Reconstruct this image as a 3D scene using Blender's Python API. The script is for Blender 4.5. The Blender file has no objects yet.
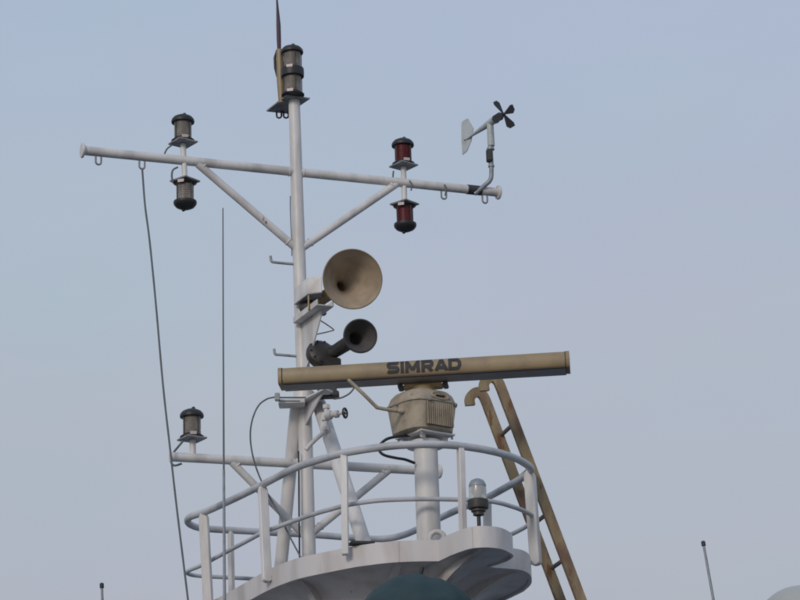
import bpy, bmesh, math, random
from mathutils import Vector, Matrix, noise
random.seed(7)
R = math.radians
S = bpy.context.scene

# ---------------------------------------------------------------- camera, sky, sun, exposure
F, PITCH, ROLL = 2520.0, R(18), R(2)
CAM = Vector((0, 0, 2.0))
FW = Vector((0, math.cos(PITCH), math.sin(PITCH)))
_r, _u = Vector((1, 0, 0)), Vector((0, -math.sin(PITCH), math.cos(PITCH)))
RT = _r * math.cos(ROLL) - _u * math.sin(ROLL) * 1.0
UP = _u * math.cos(ROLL) + _r * math.sin(ROLL)
cd = bpy.data.cameras.new('camera'); cam = bpy.data.objects.new('camera', cd); S.collection.objects.link(cam)
cam.matrix_world = Matrix(((RT.x, UP.x, -FW.x, CAM.x), (RT.y, UP.y, -FW.y, CAM.y), (RT.z, UP.z, -FW.z, CAM.z), (0, 0, 0, 1)))
cd.sensor_width = 36; cd.lens = 36 * F / 800; cd.clip_start = .1; cd.clip_end = 20000
S.camera = cam

SUN_EL, SUN_AZ = R(24), R(205)          # azimuth of the sun seen from the ship, clockwise from +Y
sun_dir = Vector((math.sin(SUN_AZ) * math.cos(SUN_EL), math.cos(SUN_AZ) * math.cos(SUN_EL), math.sin(SUN_EL)))
W = bpy.data.worlds.new('World'); S.world = W; W.use_nodes = True
nt = W.node_tree; nt.nodes.clear(); N = nt.nodes.new; L = nt.links.new
out = N('ShaderNodeOutputWorld'); bg = N('ShaderNodeBackground'); bg.inputs['Strength'].default_value = .1
sky = N('ShaderNodeTexSky'); sky.sky_type = 'NISHITA'; sky.sun_disc = False
sky.sun_elevation = SUN_EL; sky.sun_rotation = SUN_AZ
tc = N('ShaderNodeTexCoord'); sep = N('ShaderNodeSeparateXYZ'); L(tc.outputs['Generated'], sep.inputs[0])
ramp = N('ShaderNodeValToRGB'); cr = ramp.color_ramp
cols = [(0.0, (.42, .45, .49)), (.17, (.432, .458, .502)), (.22, (.447, .483, .538)), (.30, (.458, .512, .59)), (.42, (.44, .515, .65)), (.6, (.40, .50, .68)), (1.0, (.38, .48, .66))]
cr.elements[0].position = cols[0][0]; cr.elements[0].color = (*cols[0][1], 1)
cr.elements[1].position = cols[-1][0]; cr.elements[1].color = (*cols[-1][1], 1)
for p, c in cols[1:-1]:
    e = cr.elements.new(p); e.color = (*c, 1)
L(sep.outputs['Z'], ramp.inputs[0])
cl = N('ShaderNodeTexNoise'); cl.inputs['Scale'].default_value = 5; cl.inputs['Detail'].default_value = 4
mp = N('ShaderNodeMapping'); mp.inputs['Scale'].default_value = (1, 1, 3.2)
L(tc.outputs['Generated'], mp.inputs[0]); L(mp.outputs[0], cl.inputs['Vector'])
hz = N('ShaderNodeMixRGB'); hz.blend_type = 'SOFT_LIGHT'; hz.inputs[0].default_value = .13
L(ramp.outputs[0], hz.inputs[1]); L(cl.outputs['Color'], hz.inputs[2])
sc = N('ShaderNodeVectorMath'); sc.operation = 'SCALE'; sc.inputs['Scale'].default_value = 10
L(hz.outputs[0], sc.inputs[0])
mx = N('ShaderNodeMixRGB'); mx.inputs[0].default_value = .88
L(sky.outputs[0], mx.inputs[1]); L(sc.outputs[0], mx.inputs[2]); L(mx.outputs[0], bg.inputs['Color']); L(bg.outputs[0], out.inputs[0])
sl = bpy.data.lights.new('sun', 'SUN'); sl.energy = 1.05; sl.angle = R(14); sl.color = (1, .90, .79)
so = bpy.data.objects.new('sun', sl); S.collection.objects.link(so)
so.rotation_euler = (-sun_dir).to_track_quat('-Z', 'Y').to_euler(); so.location = (0, 0, 30)
S.view_settings.view_transform = 'Standard'; S.view_settings.look = 'None'
S.view_settings.exposure = 0; S.view_settings.gamma = 1
S.render.engine = 'CYCLES'
S.cycles.pixel_filter_type = 'BLACKMAN_HARRIS'; S.cycles.filter_width = 2.1

# ---------------------------------------------------------------- surveying helpers: a sight line met with a depth or a height
def ray(x, y): return FW + RT * ((x - 400) / F) + UP * ((300 - y) / F)
def PY(x, y, Y): d = ray(x, y); return CAM + d * (Y / d.y)
def PZ(x, y, Z): d = ray(x, y); return CAM + d * ((Z - 2) / d.z)

# ---------------------------------------------------------------- materials
def mat(name, col, rough=.5, metal=0, grime=None, gfac=.5, gscale=6, lo=.45, hi=.7, bump=.0, bscale=40, rust=None, rlo=.66, trans=0, stretch=(1, 1, 1), spec=.5):
    m = bpy.data.materials.new(name); m.use_nodes = True; t = m.node_tree; b = t.nodes['Principled BSDF']
    b.inputs['Roughness'].default_value = rough; b.inputs['Metallic'].default_value = metal
    b.inputs['Base Color'].default_value = (*col, 1); b.inputs['Transmission Weight'].default_value = trans
    b.inputs['Specular IOR Level'].default_value = spec
    tcn = t.nodes.new('ShaderNodeTexCoord'); mpn = t.nodes.new('ShaderNodeMapping'); mpn.inputs['Scale'].default_value = stretch
    t.links.new(tcn.outputs['Object'], mpn.inputs[0])
    last = None
    def layer(color, scale, lo_, hi_, fac, prev, detail=6):
        n = t.nodes.new('ShaderNodeTexNoise'); n.inputs['Scale'].default_value = scale; n.inputs['Detail'].default_value = detail
        t.links.new(mpn.outputs[0], n.inputs['Vector'])
        mr = t.nodes.new('ShaderNodeMapRange'); mr.inputs['From Min'].default_value = lo_; mr.inputs['From Max'].default_value = hi_
        mr.inputs['To Max'].default_value = fac; t.links.new(n.outputs[0], mr.inputs[0])
        x = t.nodes.new('ShaderNodeMixRGB'); t.links.new(mr.outputs[0], x.inputs[0])
        if prev is None: x.inputs[1].default_value = (*col, 1)
        else: t.links.new(prev, x.inputs[1])
        x.inputs[2].default_value = (*color, 1)
        return x.outputs[0]
    if grime: last = layer(grime, gscale, lo, hi, gfac, last)
    if rust: last = layer(rust, gscale * 2.3, rlo, rlo + .06, .85, last, 9)
    if last: t.links.new(last, b.inputs['Base Color'])
    if bump:
        n = t.nodes.new('ShaderNodeTexNoise'); n.inputs['Scale'].default_value = bscale; n.inputs['Detail'].default_value = 4
        t.links.new(mpn.outputs[0], n.inputs['Vector'])
        bn = t.nodes.new('ShaderNodeBump'); bn.inputs['Strength'].default_value = bump; bn.inputs['Distance'].default_value = .01
        t.links.new(n.outputs[0], bn.inputs['Height']); t.links.new(bn.outputs[0], b.inputs['Normal'])
    return m
RUST = (.17, .07, .03)
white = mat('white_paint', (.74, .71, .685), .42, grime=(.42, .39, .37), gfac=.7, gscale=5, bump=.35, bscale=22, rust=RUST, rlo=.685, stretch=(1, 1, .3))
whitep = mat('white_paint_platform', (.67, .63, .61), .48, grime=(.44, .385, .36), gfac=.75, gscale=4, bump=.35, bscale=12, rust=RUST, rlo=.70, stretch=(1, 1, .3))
galv = mat('galvanised_steel', (.32, .34, .36), .5, .3, grime=(.2, .2, .21), gfac=.7, gscale=20)
railp = mat('rail_paint', (.56, .565, .58), .42, grime=(.30, .30, .31), gfac=.7, gscale=5, bump=.2, rust=RUST, rlo=.70)
black = mat('black_casting', (.022, .021, .022), .5, grime=(.05, .045, .042), gscale=30)
dark = mat('dark_bronze', (.052, .047, .044), .5, .2, grime=(.09, .083, .076), gscale=25, bump=.2)
rubber = mat('black_rubber', (.02, .023, .026), .6)
cablem = mat('grey_cable', (.13, .15, .155), .6)
plate = mat('plate_paint', (.30, .30, .31), .5, grime=(.13, .12, .12), gfac=.8, gscale=14, rust=RUST, rlo=.62)
lens = mat('clear_lens', (.52, .46, .40), .3, trans=.6)
redlens = mat('red_lens', (.15, .012, .016), .38, trans=.25)
core = mat('lamp_core', (.12, .09, .075), .5)
tagm = mat('name_plate', (.55, .47, .44), .4)
beige = mat('beige_enamel', (.335, .25, .14), .42, grime=(.22, .155, .09), gfac=.8, gscale=4, bump=.15, bscale=15)
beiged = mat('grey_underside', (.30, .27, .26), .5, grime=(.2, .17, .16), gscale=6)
gear = mat('beige_casting', (.46, .385, .285), .5, grime=(.27, .22, .165), gfac=.8, gscale=9, bump=.3, bscale=30, rust=(.2, .13, .07), rlo=.64)
hornin = mat('horn_inner', (.46, .37, .275), .5, grime=(.22, .155, .10), gfac=.6, gscale=5)
yellow = mat('yellow_chromate', (.46, .345, .18), .5, grime=(.27, .19, .10), gscale=30)
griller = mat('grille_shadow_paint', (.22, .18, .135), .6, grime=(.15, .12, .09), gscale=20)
letter = mat('letter_print', (.03, .026, .028), .6)
ladderm = mat('weathered_ladder', (.33, .255, .145), .75, grime=(.16, .095, .065), gfac=.9, gscale=7, lo=.4, hi=.62, bump=.5, bscale=60, rust=(.19, .075, .035), rlo=.58, stretch=(1, 1, .35))
ladderd = mat('ladder_rung', (.17, .14, .125), .75, grime=(.2, .13, .08), gscale=12, bump=.3)
teal = mat('teal_canvas', (.033, .062, .07), .8, grime=(.055, .082, .09), gfac=.8, gscale=4, lo=.4, hi=.7, bump=.5, bscale=9, spec=.3)
vanem = mat('vane_grey', (.52, .55, .55), .5, grime=(.26, .29, .29), gscale=12)
maroon = mat('maroon_sleeve', (.075, .035, .052), .6, grime=(.10, .06, .085), gscale=10, stretch=(1, 1, .3))
glass = mat('frosted_glass', (.85, .87, .84), .2, trans=.6)
domem = mat('radome_gelcoat', (.46, .46, .42), .4, grime=(.38, .38, .34), gscale=2)
deckg = mat('deck_paint', (.15, .17, .19), .7, grime=(.1, .11, .12), gscale=3)
winm = mat('window_glass', (.03, .035, .04), .08)
hullm = mat('hull_paint', (.05, .08, .14), .4, grime=(.08, .07, .06), gscale=1.5)
waterm = mat('harbour_water', (.035, .05, .055), .12, bump=1.0, bscale=1.2)

# ---------------------------------------------------------------- object helpers
COL = S.collection
def meta(o, label=None, cat=None, group=None, kind=None):
    for k, v in (('label', label), ('category', cat), ('group', group), ('kind', kind)):
        if v: o[k] = v
def thing(name, label, cat, loc=(0, 0, 0), group=None):
    o = bpy.data.objects.new(name, None); COL.objects.link(o); o.location = loc; o.empty_display_size = .2
    meta(o, label, cat, group); o['_w'] = list(loc); return o
def wloc(p):
    v = Vector((0, 0, 0))
    while p: v += p.location; p = p.parent
    return v
def part(name, bm, m, parent=None, label=None, sharp=38, loc=None):
    bmesh.ops.recalc_face_normals(bm, faces=bm.faces)
    if parent is not None: bmesh.ops.translate(bm, verts=bm.verts, vec=-wloc(parent))
    elif loc is not None: bmesh.ops.translate(bm, verts=bm.verts, vec=-Vector(loc))
    me = bpy.data.meshes.new(name); bm.to_mesh(me); bm.free()
    me.materials.append(m)
    me.shade_smooth(); me.set_sharp_from_angle(angle=R(sharp))
    o = bpy.data.objects.new(name, me); COL.objects.link(o)
    if parent is not None: o.parent = parent
    elif loc is not None: o.location = loc
    if label: o['label'] = label
    return o
def copy_tree(o, parent=None):
    c = o.copy(); COL.objects.link(c)
    if parent: c.parent = parent
    for ch in list(o.children): copy_tree(ch, c)
    return c
def NB(): return bmesh.new()
def frame_of(d, hint=Vector((0, 0, 1))):
    d = d.normalized()
    if abs(d.dot(hint)) > .97: hint = Vector((1, 0, 0))
    a = d.cross(hint).normalized(); b = a.cross(d).normalized(); return a, b
def catmull(pts, n=8, closed=False):
    P = [Vector(p) for p in pts]; o = []; k = len(P)
    rng = range(k) if closed else range(k - 1)
    for i in rng:
        p1, p2 = P[i], P[(i + 1) % k]
        p0 = P[(i - 1) % k] if (closed or i > 0) else p1 * 2 - p2
        p3 = P[(i + 2) % k] if (closed or i + 2 < k) else p2 * 2 - p1
        for j in range(n):
            t = j / n
            o.append(.5 * ((2 * p1) + (p2 - p0) * t + (2 * p0 - 5 * p1 + 4 * p2 - p3) * t * t + (3 * p1 - p0 - 3 * p2 + p3) * t ** 3))
    if not closed: o.append(P[-1])
    return o
def tube(bm, pts, r, seg=16, closed=False, caps=True):
    pts = [Vector(p) for p in pts]; n = len(pts); rs = r if isinstance(r, (list, tuple)) else [r] * n
    rings = []; a = None
    for i, p in enumerate(pts):
        if closed: d = pts[(i + 1) % n] - pts[i - 1]
        else: d = pts[min(i + 1, n - 1)] - pts[max(i - 1, 0)]
        d.normalize()
        if a is None: a, b = frame_of(d)
        else:
            a = (a - d * a.dot(d)).normalized(); b = d.cross(a)
        b = d.cross(a).normalized()
        rings.append([bm.verts.new(p + (a * math.cos(2 * math.pi * k / seg) + b * math.sin(2 * math.pi * k / seg)) * rs[i]) for k in range(seg)])
    m = n if closed else n - 1
    for i in range(m):
        A, B = rings[i], rings[(i + 1) % n]
        off = 0
        if closed and i == n - 1:
            off = min(range(seg), key=lambda s: (A[0].co - B[s].co).length)
        for k in range(seg):
            bm.faces.new((A[k], A[(k + 1) % seg], B[(k + 1 + off) % seg], B[(k + off) % seg]))
    if caps and not closed:
        bm.faces.new(rings[0][::-1]); bm.faces.new(rings[-1])
    return bm
def lathe(bm, prof, base=(0, 0, 0), axis=(0, 0, 1), seg=32, cap=True):
    base = Vector(base); ax = Vector(axis).normalized(); a, b = frame_of(ax); rings = []
    for r, h in prof:
        r = max(r, 1e-4)
        rings.append([bm.verts.new(base + ax * h + (a * math.cos(2 * math.pi * k / seg) + b * math.sin(2 * math.pi * k / seg)) * r) for k in range(seg)])
    for A, B in zip(rings, rings[1:]):
        for k in range(seg): bm.faces.new((A[k], A[(k + 1) % seg], B[(k + 1) % seg], B[k]))
    if cap: bm.faces.new(rings[0][::-1]); bm.faces.new(rings[-1])
    return bm
def box(bm, c, sx, sy, sz, X=Vector((1, 0, 0)), Y=None, Z=None, bev=.004):
    """box of full sizes sx, sy, sz on axes X, Y, Z around c"""
    X = Vector(X).normalized(); Z = Vector(Z).normalized() if Z else Vector((0, 0, 1))
    Y = Vector(Y).normalized() if Y else Z.cross(X).normalized()
    c = Vector(c); vs = []
    for i in (-1, 1):
        for j in (-1, 1):
            for k in (-1, 1): vs.append(bm.verts.new(c + X * i * sx / 2 + Y * j * sy / 2 + Z * k * sz / 2))
    f = [(0, 1, 3, 2), (4, 6, 7, 5), (0, 4, 5, 1), (2, 3, 7, 6), (0, 2, 6, 4), (1, 5, 7, 3)]
    fs = [bm.faces.new([vs[i] for i in q]) for q in f]
    if bev:
        es = {e for q in fs for e in q.edges}
        bmesh.ops.bevel(bm, geom=list(es), offset=bev, segments=2, affect='EDGES', clamp_overlap=True)
    return bm
def prism(bm, poly, vec, bev=0):
    vec = Vector(vec); A = [bm.verts.new(Vector(p)) for p in poly]; B = [bm.verts.new(Vector(p) + vec) for p in poly]; n = len(A)
    fs = [bm.faces.new(A[::-1]), bm.faces.new(B)] + [bm.faces.new((A[i], A[(i + 1) % n], B[(i + 1) % n], B[i])) for i in range(n)]
    if bev: bmesh.ops.bevel(bm, geom=list({e for q in fs for e in q.edges}), offset=bev, segments=1, affect='EDGES', clamp_overlap=True)
    return bm
def ushackle(bm, top, w, h, r=.006, d=Vector((1, 0, 0))):
    p = [top - d * w / 2]
    for k in range(9):
        a = math.pi * k / 8; p.append(top - d * w / 2 * math.cos(a) - Vector((0, 0, h - w / 2 + w / 2 * math.sin(a))))
    p.append(top + d * w / 2)
    return tube(bm, p, r, 8)

# ---------------------------------------------------------------- key measures
MAST = PY(309, 567, 21.0); ZD = MAST.z; ZT = ZD + .78; ZB = ZD - .175
U = Vector((math.cos(R(21)), math.sin(R(21)), 0))       # athwartships
UZ = Vector((0, 0, 1))
YM = 21.6
Y_YARD = YM
BASE = PZ(310, 583, ZD); BASE.y = YM

# ---------------------------------------------------------------- the setting: harbour water, quay edge and the ship's lower works (all below the view)
bm = NB(); bmesh.ops.create_grid(bm, x_segments=1, y_segments=1, size=6000)
w = part('water', bm, waterm, sharp=180, loc=(0, 0, 0)); w['kind'] = 'structure'
bm = NB(); prism(bm, [(-60, -30, -3), (60, -30, -3), (60, 6, -3), (-60, 6, -3)], (0, 0, 3.4)); q = part('quay', bm, mat('quay_concrete', (.26, .25, .23), .85, grime=(.17, .16, .15), gscale=.6, bump=.4), loc=(0, 0, 0)); q['kind'] = 'structure'

V = Vector((-U.y, U.x, 0))                              # fore and aft, away from the camera
C0 = Vector((-.1, 21.7, 0)); ROOF = 5.2
ship = thing('ship', 'white ship deckhouse and dark blue hull carrying the mast platform', 'ship', (C0.x, C0.y, 0))
bm = NB()
hp = []
for s, t in [(-4.3, 16), (-4.5, -6), (-3.6, -9), (0, -12.5), (3.6, -9), (4.5, -6), (4.3, 16)]: hp.append(C0 + U * s + V * t)
hp = [Vector((p.x, p.y, -.8)) for p in hp]
# the hull lies beyond the quay edge
prism(bm, [Vector((p.x, max(p.y, 7.5), -.8)) for p in hp], (0, 0, 3.0)); part('hull', bm, hullm, ship)
bm = NB(); box(bm, C0 + V * 2.5 + Vector((0, 0, 3.6)), 8.0, 10.0, 2.9, U, bev=.05); part('deckhouse', bm, whitep, ship)
bm = NB(); box(bm, C0 + V * 2.3 + Vector((0, 0, ROOF - .07)), 8.5, 10.8, .14, U, bev=.03); part('roof', bm, deckg, ship)
for k in range(7):
    bm = NB(); box(bm, C0 + V * -2.53 + U * (-3.3 + 1.1 * k) + Vector((0, 0, 4.25)), .8, .08, .75, U, bev=.02); part('window', bm, winm, ship)

# ---------------------------------------------------------------- mast platform
plat = thing('mast_platform', 'white lobed radar platform with flared ribbed underside beneath the mast', 'platform', (C0.x, C0.y, ROOF))
def zd(x, y): p = PZ(x, y, ZD); return Vector((p.x, p.y))
near = [zd(*p) for p in [(214, 600), (236, 588), (262, 573), (280, 564.5), (300, 557.5), (330, 551), (355, 546), (385, 542), (412, 540.3), (438, 540)]]
lobe1 = [zd(*p) for p in [(450, 534), (466, 528), (478, 526), (490, 526), (501, 527.8), (508, 531)]]
lobe1r = [Vector((.845, 20.03)), Vector((.81, 20.2)), Vector((.73, 20.34)), Vector((.66, 20.42))]
lobe2 = [Vector((.72, 20.47)), Vector((.83, 20.52)), Vector((.93, 20.6)), Vector((1.0, 20.76)), Vector((1.03, 20.98)), Vector((1.03, 21.22)), Vector((.98, 21.5))]
far = [Vector(p) for p in [(.82, 21.9), (.5, 22.45), (.15, 22.95), (-.25, 23.3), (-.8, 23.2), (-1.35, 22.98), (-1.8, 22.8), (-1.93, 22.62), (-1.9, 22.48)]]
def cm2(pts, n): return [Vector((p.x, p.y)) for p in catmull([Vector((q.x, q.y, 0)) for q in pts], n)]
outline = cm2(near, 4) + cm2(lobe1 + lobe1r, 4)[0:] + cm2(lobe2, 4) + cm2(far, 3)
outline = [p for i, p in enumerate(outline) if (p - outline[i - 1]).length > .004]
cc = Vector((-.34, 21.5))
# rim band with real thickness
bm = NB(); n = len(outline)
def inset(p, d): v = (cc - p).normalized(); return p + v * d
rings = []
for d, z in [(0, ZD), (0, ZB), (.03, ZB), (.03, ZD)]:
    rings.append([bm.verts.new((*inset(p, d), z)) for p in outline])
for i in range(4):
    A, B = rings[i], rings[(i + 1) % 4]
    for k in range(n): bm.faces.new((A[k], A[(k + 1) % n], B[(k + 1) % n], B[k]))
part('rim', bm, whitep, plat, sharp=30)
bm = NB()
vs = [bm.verts.new((*inset(p, .031), ZD - .05)) for p in outline]; bm.faces.new(vs)
bmesh.ops.triangulate(bm, faces=bm.faces[:]); ex = bmesh.ops.extrude_face_region(bm, geom=bm.faces[:])
bmesh.ops.translate(bm, verts=[v for v in ex['geom'] if isinstance(v, bmesh.types.BMVert)], vec=(0, 0, .02))
part('deck_plate', bm, deckg, plat)
for px, py in [(250, 579), (321, 552.5), (396, 541.5), (474, 527), (524, 552.5)]:
    q_ = zd(px, py); d_ = (q_ - cc).normalized(); t_ = Vector((-d_.y, d_.x, 0))
    e_ = min(outline, key=lambda p: (p - q_).length); bm = NB(); box(bm, Vector((e_.x, e_.y, (ZD + ZB) / 2)), .006, .012, ZD - ZB - .004, Vector((d_.x, d_.y, 0)), bev=.002); part('weld_seam', bm, whitep, plat)
# flared skirt
SH = ZB - ROOF - .02; RC = .42
bm = NB(); rings = []; NT = 18
def skirt_pt(p, t, proud=0.0):
    a = t * math.pi / 2; d = inset(p, .032) - cc; Ld = d.length; dn = d.normalized()
    r = Ld + (RC - Ld) * math.sin(a) ** .85 + proud
    q = cc + dn * r; return Vector((q.x, q.y, ZB + .02 - SH * (1 - math.cos(a))))
for j in range(NT + 1):
    rings.append([bm.verts.new(skirt_pt(p, j / NT)) for p in outline])
for A, B in zip(rings, rings[1:]):
    for k in range(n): bm.faces.new((A[k], A[(k + 1) % n], B[(k + 1) % n], B[k]))
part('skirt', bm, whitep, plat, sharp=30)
bm = NB(); lathe(bm, [(RC + .12, 0), (RC + .12, .03), (RC - .02, .03), (RC - .02, .0)], (cc.x, cc.y, ROOF + .004), cap=False, seg=48); part('base_flange', bm, whitep, plat)
def rib(px, py):
    """bracket web from the rim down to the column, thickness .035, standing proud of the skirt"""
    p = zd(px, py); p = inset(p, .05)
    d = (cc - p); Ld = d.length - RC; dn = Vector((d.x, d.y, 0)).normalized(); s = Vector((-dn.y, dn.x, 0))
    outer = []; inner = []
    for k in range(13):
        t = k / 12; a = t * math.pi / 2
        q = skirt_pt(Vector((p.x, p.y)), t)
        pr = .012 + .11 * math.sin(math.pi * min(t * 1.15, 1)) ** .8
        nrm = Vector((-dn.x, -dn.y, 0)) * math.sin(a) + Vector((0, 0, -1)) * math.cos(a)
        outer.append(q + nrm * pr - Vector((0, 0, .0)))
        inner.append(q - nrm * .01)
    bm = NB(); th = .028
    for sgn in (0,):
        vo = [[bm.verts.new(x + s * th * e) for x in outer] for e in (-1, 1)]
        vi = [[bm.verts.new(x + s * th * e) for x in inner] for e in (-1, 1)]
        for k in range(12):
            bm.faces.new((vo[0][k], vo[0][k + 1], vo[1][k + 1], vo[1][k]))
            bm.faces.new((vi[0][k], vi[1][k], vi[1][k + 1], vi[0][k + 1]))
            for e in (0, 1): bm.faces.new((vo[e][k], vi[e][k], vi[e][k + 1], vo[e][k + 1]))
        bm.faces.new((vo[0][0], vo[1][0], vi[1][0], vi[0][0])); bm.faces.new((vo[0][-1], vi[0][-1], vi[1][-1], vo[1][-1]))
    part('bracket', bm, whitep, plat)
for px, py in [(240, 586), (292, 560), (400, 541), (488, 526), (523, 552)]: rib(px, py)
# lifting eye and a foot plate on the deck
bm = NB(); e = PY(437, 539, 20.25); pts = [e + Vector((math.cos(a) * .062, 0, math.sin(a) * .062)) for a in [2 * math.pi * k / 20 for k in range(20)]]
tube(bm, pts, .022, 12, closed=True); part('lifting_eye', bm, whitep, plat)
bm = NB(); box(bm, PZ(361.5, 543.6, ZD + .022), .20, .12, .022, Vector((1, .25, 0)), bev=.003); part('foot_plate', bm, dark, plat, 'dark rusty foot plate under the slanted leg')

# ---------------------------------------------------------------- guard rail
rail = thing('guard_rail', 'grey-white two-bar guard rail around the mast platform', 'railing', (C0.x, C0.y, ZD))
top_px = [(190, 517), (205, 512), (223, 504), (242, 495), (262, 485), (281, 475), (300, 466), (322, 459), (344, 453), (380, 447.3), (405, 445), (430, 444.3), (460, 446), (490, 450.8), (512, 457), (525, 463.5), (531, 470), (522, 478), (503, 489), (486, 498), (463, 507.5), (440, 518), (418, 529), (405, 534.5), (392, 537.8), (376, 539), (350, 537.5), (330, 536), (300, 534), (270, 532.4), (240, 530.7), (210, 529), (196, 527), (188, 522.5)]
tp = [PZ(x, y, ZT) for x, y in top_px]
bm = NB(); tube(bm, catmull(tp, 5, True), .032, 14, closed=True); part('top_rail', bm, railp, rail, sharp=60)
ZM = ZD + .385
mid_px = [(188, 571), (202, 565), (216, 557.5), (230, 550), (246, 541.5), (262, 533), (280, 526), (298, 519.5), (314, 514), (330, 509.5), (350, 504.5), (380, 500.5), (418, 499), (450, 499.3), (475, 500), (495, 502), (512, 506.5), (526, 512), (533.5, 518), (526, 526.5), (508, 536), (486, 547), (440, 569), (400, 583), (376, 588), (330, 585), (262, 579.5), (230, 577.5), (200, 576), (189, 574)]
bm = NB(); tube(bm, catmull([PZ(x, y, ZM) for x, y in mid_px], 5, True), .0195, 12, closed=True); part('mid_rail', bm, railp, rail, sharp=60)
cr2 = Vector((-.35, 21.7))
def post(xt, yt, xb, yb, wr=.085, wt=.05, dy=0):
    a = PZ(xt, yt, ZT); dr = Vector((a.x - cr2.x, a.y - cr2.y, 0)).normalized()
    b = PY(xb, yb, a.y + dy); ax = (b - a).normalized(); tn = ax.cross(dr).normalized(); dr = tn.cross(ax).normalized()
    bm = NB(); Ls = (b - a).length; pr = []
    for k in range(7):                                  # rounded foot
        t = math.pi * k / 6; pr.append((math.cos(t) * wr / 2, Ls + math.sin(t) * wr * .28 - .02))
    pr += [(-wr / 2, .05), (-wr / 4, .0), (wr / 4, .0), (wr / 2, .05)]
    prism(bm, [a + dr * x + ax * h - tn * wt / 2 for x, h in pr], tn * wt, bev=.006)
    part('post', bm, white, rail)
post(203.5, 512.5, 208.5, 606); post(262.5, 485, 267, 582, .08, .05, -.22); post(344, 453, 345.5, 556, .06, .055); post(460.5, 446, 463, 532, .06, .05)
post(529.5, 471, 536, 565, .09, .07); post(487, 497, 488, 560, .07, .06); post(230.5, 530, 232, 606, .05, .045)
# stub bars joining post tops: small weld collars
# ---------------------------------------------------------------- mast
mast = thing('radar_mast', 'tall white tripod mast with a long upper yardarm and a short lower one', 'mast', BASE)
TOP = PY(294.2, 101, Y_YARD)
bm = NB(); j = PY(304.5, 405, YM)
tube(bm, [PY(309.8, 590, YM), j, PY(300.5, 300, YM), TOP], [.062, .064, .060, .053], 24); part('mast_tube', bm, white, mast)
def leg(xt, yt, Yt, xb, yb, r):
    a, b = PY(xt, yt, Yt), PZ(xb, yb, ZD); bm = NB(); tube(bm, [a, b], r, 20); part('leg', bm, white, mast)
leg(297, 402, YM - .02, 278.5, 590, .058); leg(319, 404, YM - .06, 367.3, 553, .063)
yc = PY(296, 172, Y_YARD)
def on_line(c, d, px):
    """point of the line c+t*d seen at image column px"""
    lo, hi = -4, 4
    for _ in range(50):
        m = (lo + hi) / 2; v = c + d * m - CAM; x = 400 + F * v.dot(RT) / v.dot(FW)
        if x < px: lo = m
        else: hi = m
    return c + d * m
UY = (PZ(498, 195.5, yc.z) - PZ(82, 153.5, yc.z)).normalized()
ya, yb = on_line(yc, UY, 84), on_line(yc, UY, 497)
bm = NB(); tube(bm, [ya, ya.lerp(yb, .5), yb], .042, 20); part('yardarm', bm, white, mast)
for e, s in ((ya, -1), (yb, 1)):
    bm = NB(); lathe(bm, [(.05, 0), (.066, .008), (.07, .02), (.066, .028)], e - UY * s * .004, UY * s, 24); part('end_cap', bm, white, mast)
lc = PY(304, 464, YM)
UL = (PZ(438, 473, lc.z) - PZ(171, 458.5, lc.z)).normalized()
la, lb = on_line(lc, UL, 171), on_line(lc, UL, 438)
bm = NB(); tube(bm, [la, lb], .041, 20); part('lower_yardarm', bm, white, mast)
bm = NB(); lathe(bm, [(.03, 0), (.062, .006), (.066, .02), (.06, .028)], lb - UL * .004, UL, 24); part('end_cap', bm, white, mast)
bm = NB(); lathe(bm, [(.041, 0), (.045, .006), (.043, .014)], la - UL * -.004, -UL, 24); part('end_cap', bm, white, mast)
def brace(p, q, r=.036):
    bm = NB(); tube(bm, [p, q], r, 18); part('brace', bm, white, mast)
brace(on_line(yc, UY, 198) - UZ * .02, PY(297, 249, YM)); brace(on_line(yc, UY, 396) - UZ * .02, PY(302, 248, YM))
brace(on_line(lc, UL, 232) - UZ * .02, PY(300, 531, YM), .034); brace(on_line(lc, UL, 388) - UZ * .02, PY(312, 533, YM), .034)
for p, d, rr in [(on_line(yc, UY, 198), PY(297, 249, YM), .036), (on_line(yc, UY, 396), PY(302, 248, YM), .036), (on_line(lc, UL, 232), PY(300, 531, YM), .034), (on_line(lc, UL, 388), PY(312, 533, YM), .034)]:
    ax_ = (d - p).normalized(); ln_ = (d - p).length
    bm = NB(); lathe(bm, [(rr, .055), (rr + .006, .062), (rr + .006, .070), (rr, .077)], p, ax_, 18, cap=False); part('weld_bead', bm, white, mast)
    bm = NB(); lathe(bm, [(rr, ln_ - .115), (rr + .006, ln_ - .108), (rr + .006, ln_ - .10), (rr, ln_ - .093)], p, ax_, 18, cap=False); part('weld_bead', bm, white, mast)
for c_ in (yc, lc):
    k_ = UY if c_ is yc else UL
    for s_ in (-1, 1):
        bm = NB(); lathe(bm, [(.041, 0), (.047, .006), (.047, .012), (.041, .018)], c_ + k_ * s_ * .058, k_ * s_, 20, cap=False); part('weld_bead', bm, white, mast)
# lugs under the yardarm
for px in (98.5, 142, 443.5, 484.5):
    bm = NB(); ushackle(bm, on_line(yc, UY, px) - UZ * .035, .05, .085, .009, UY); part('shackle', bm, galv, mast)
# stub posts of the lights
def stub(x0, y0, x1, y1, Y, r=.026):
    bm = NB(); tube(bm, [PY(x0, y0, Y), PY(x1, y1, Y)], r, 16); part('light_post', bm, white, mast)
yl = on_line(yc, UY, 183).y; yr = on_line(yc, UY, 404).y; yl2 = on_line(lc, UL, 193).y
stub(183, 144, 185, 180, yl, .025); stub(403.5, 167, 404.5, 203, yr, .026); stub(192.5, 440, 193, 457, yl2, .028)
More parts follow.
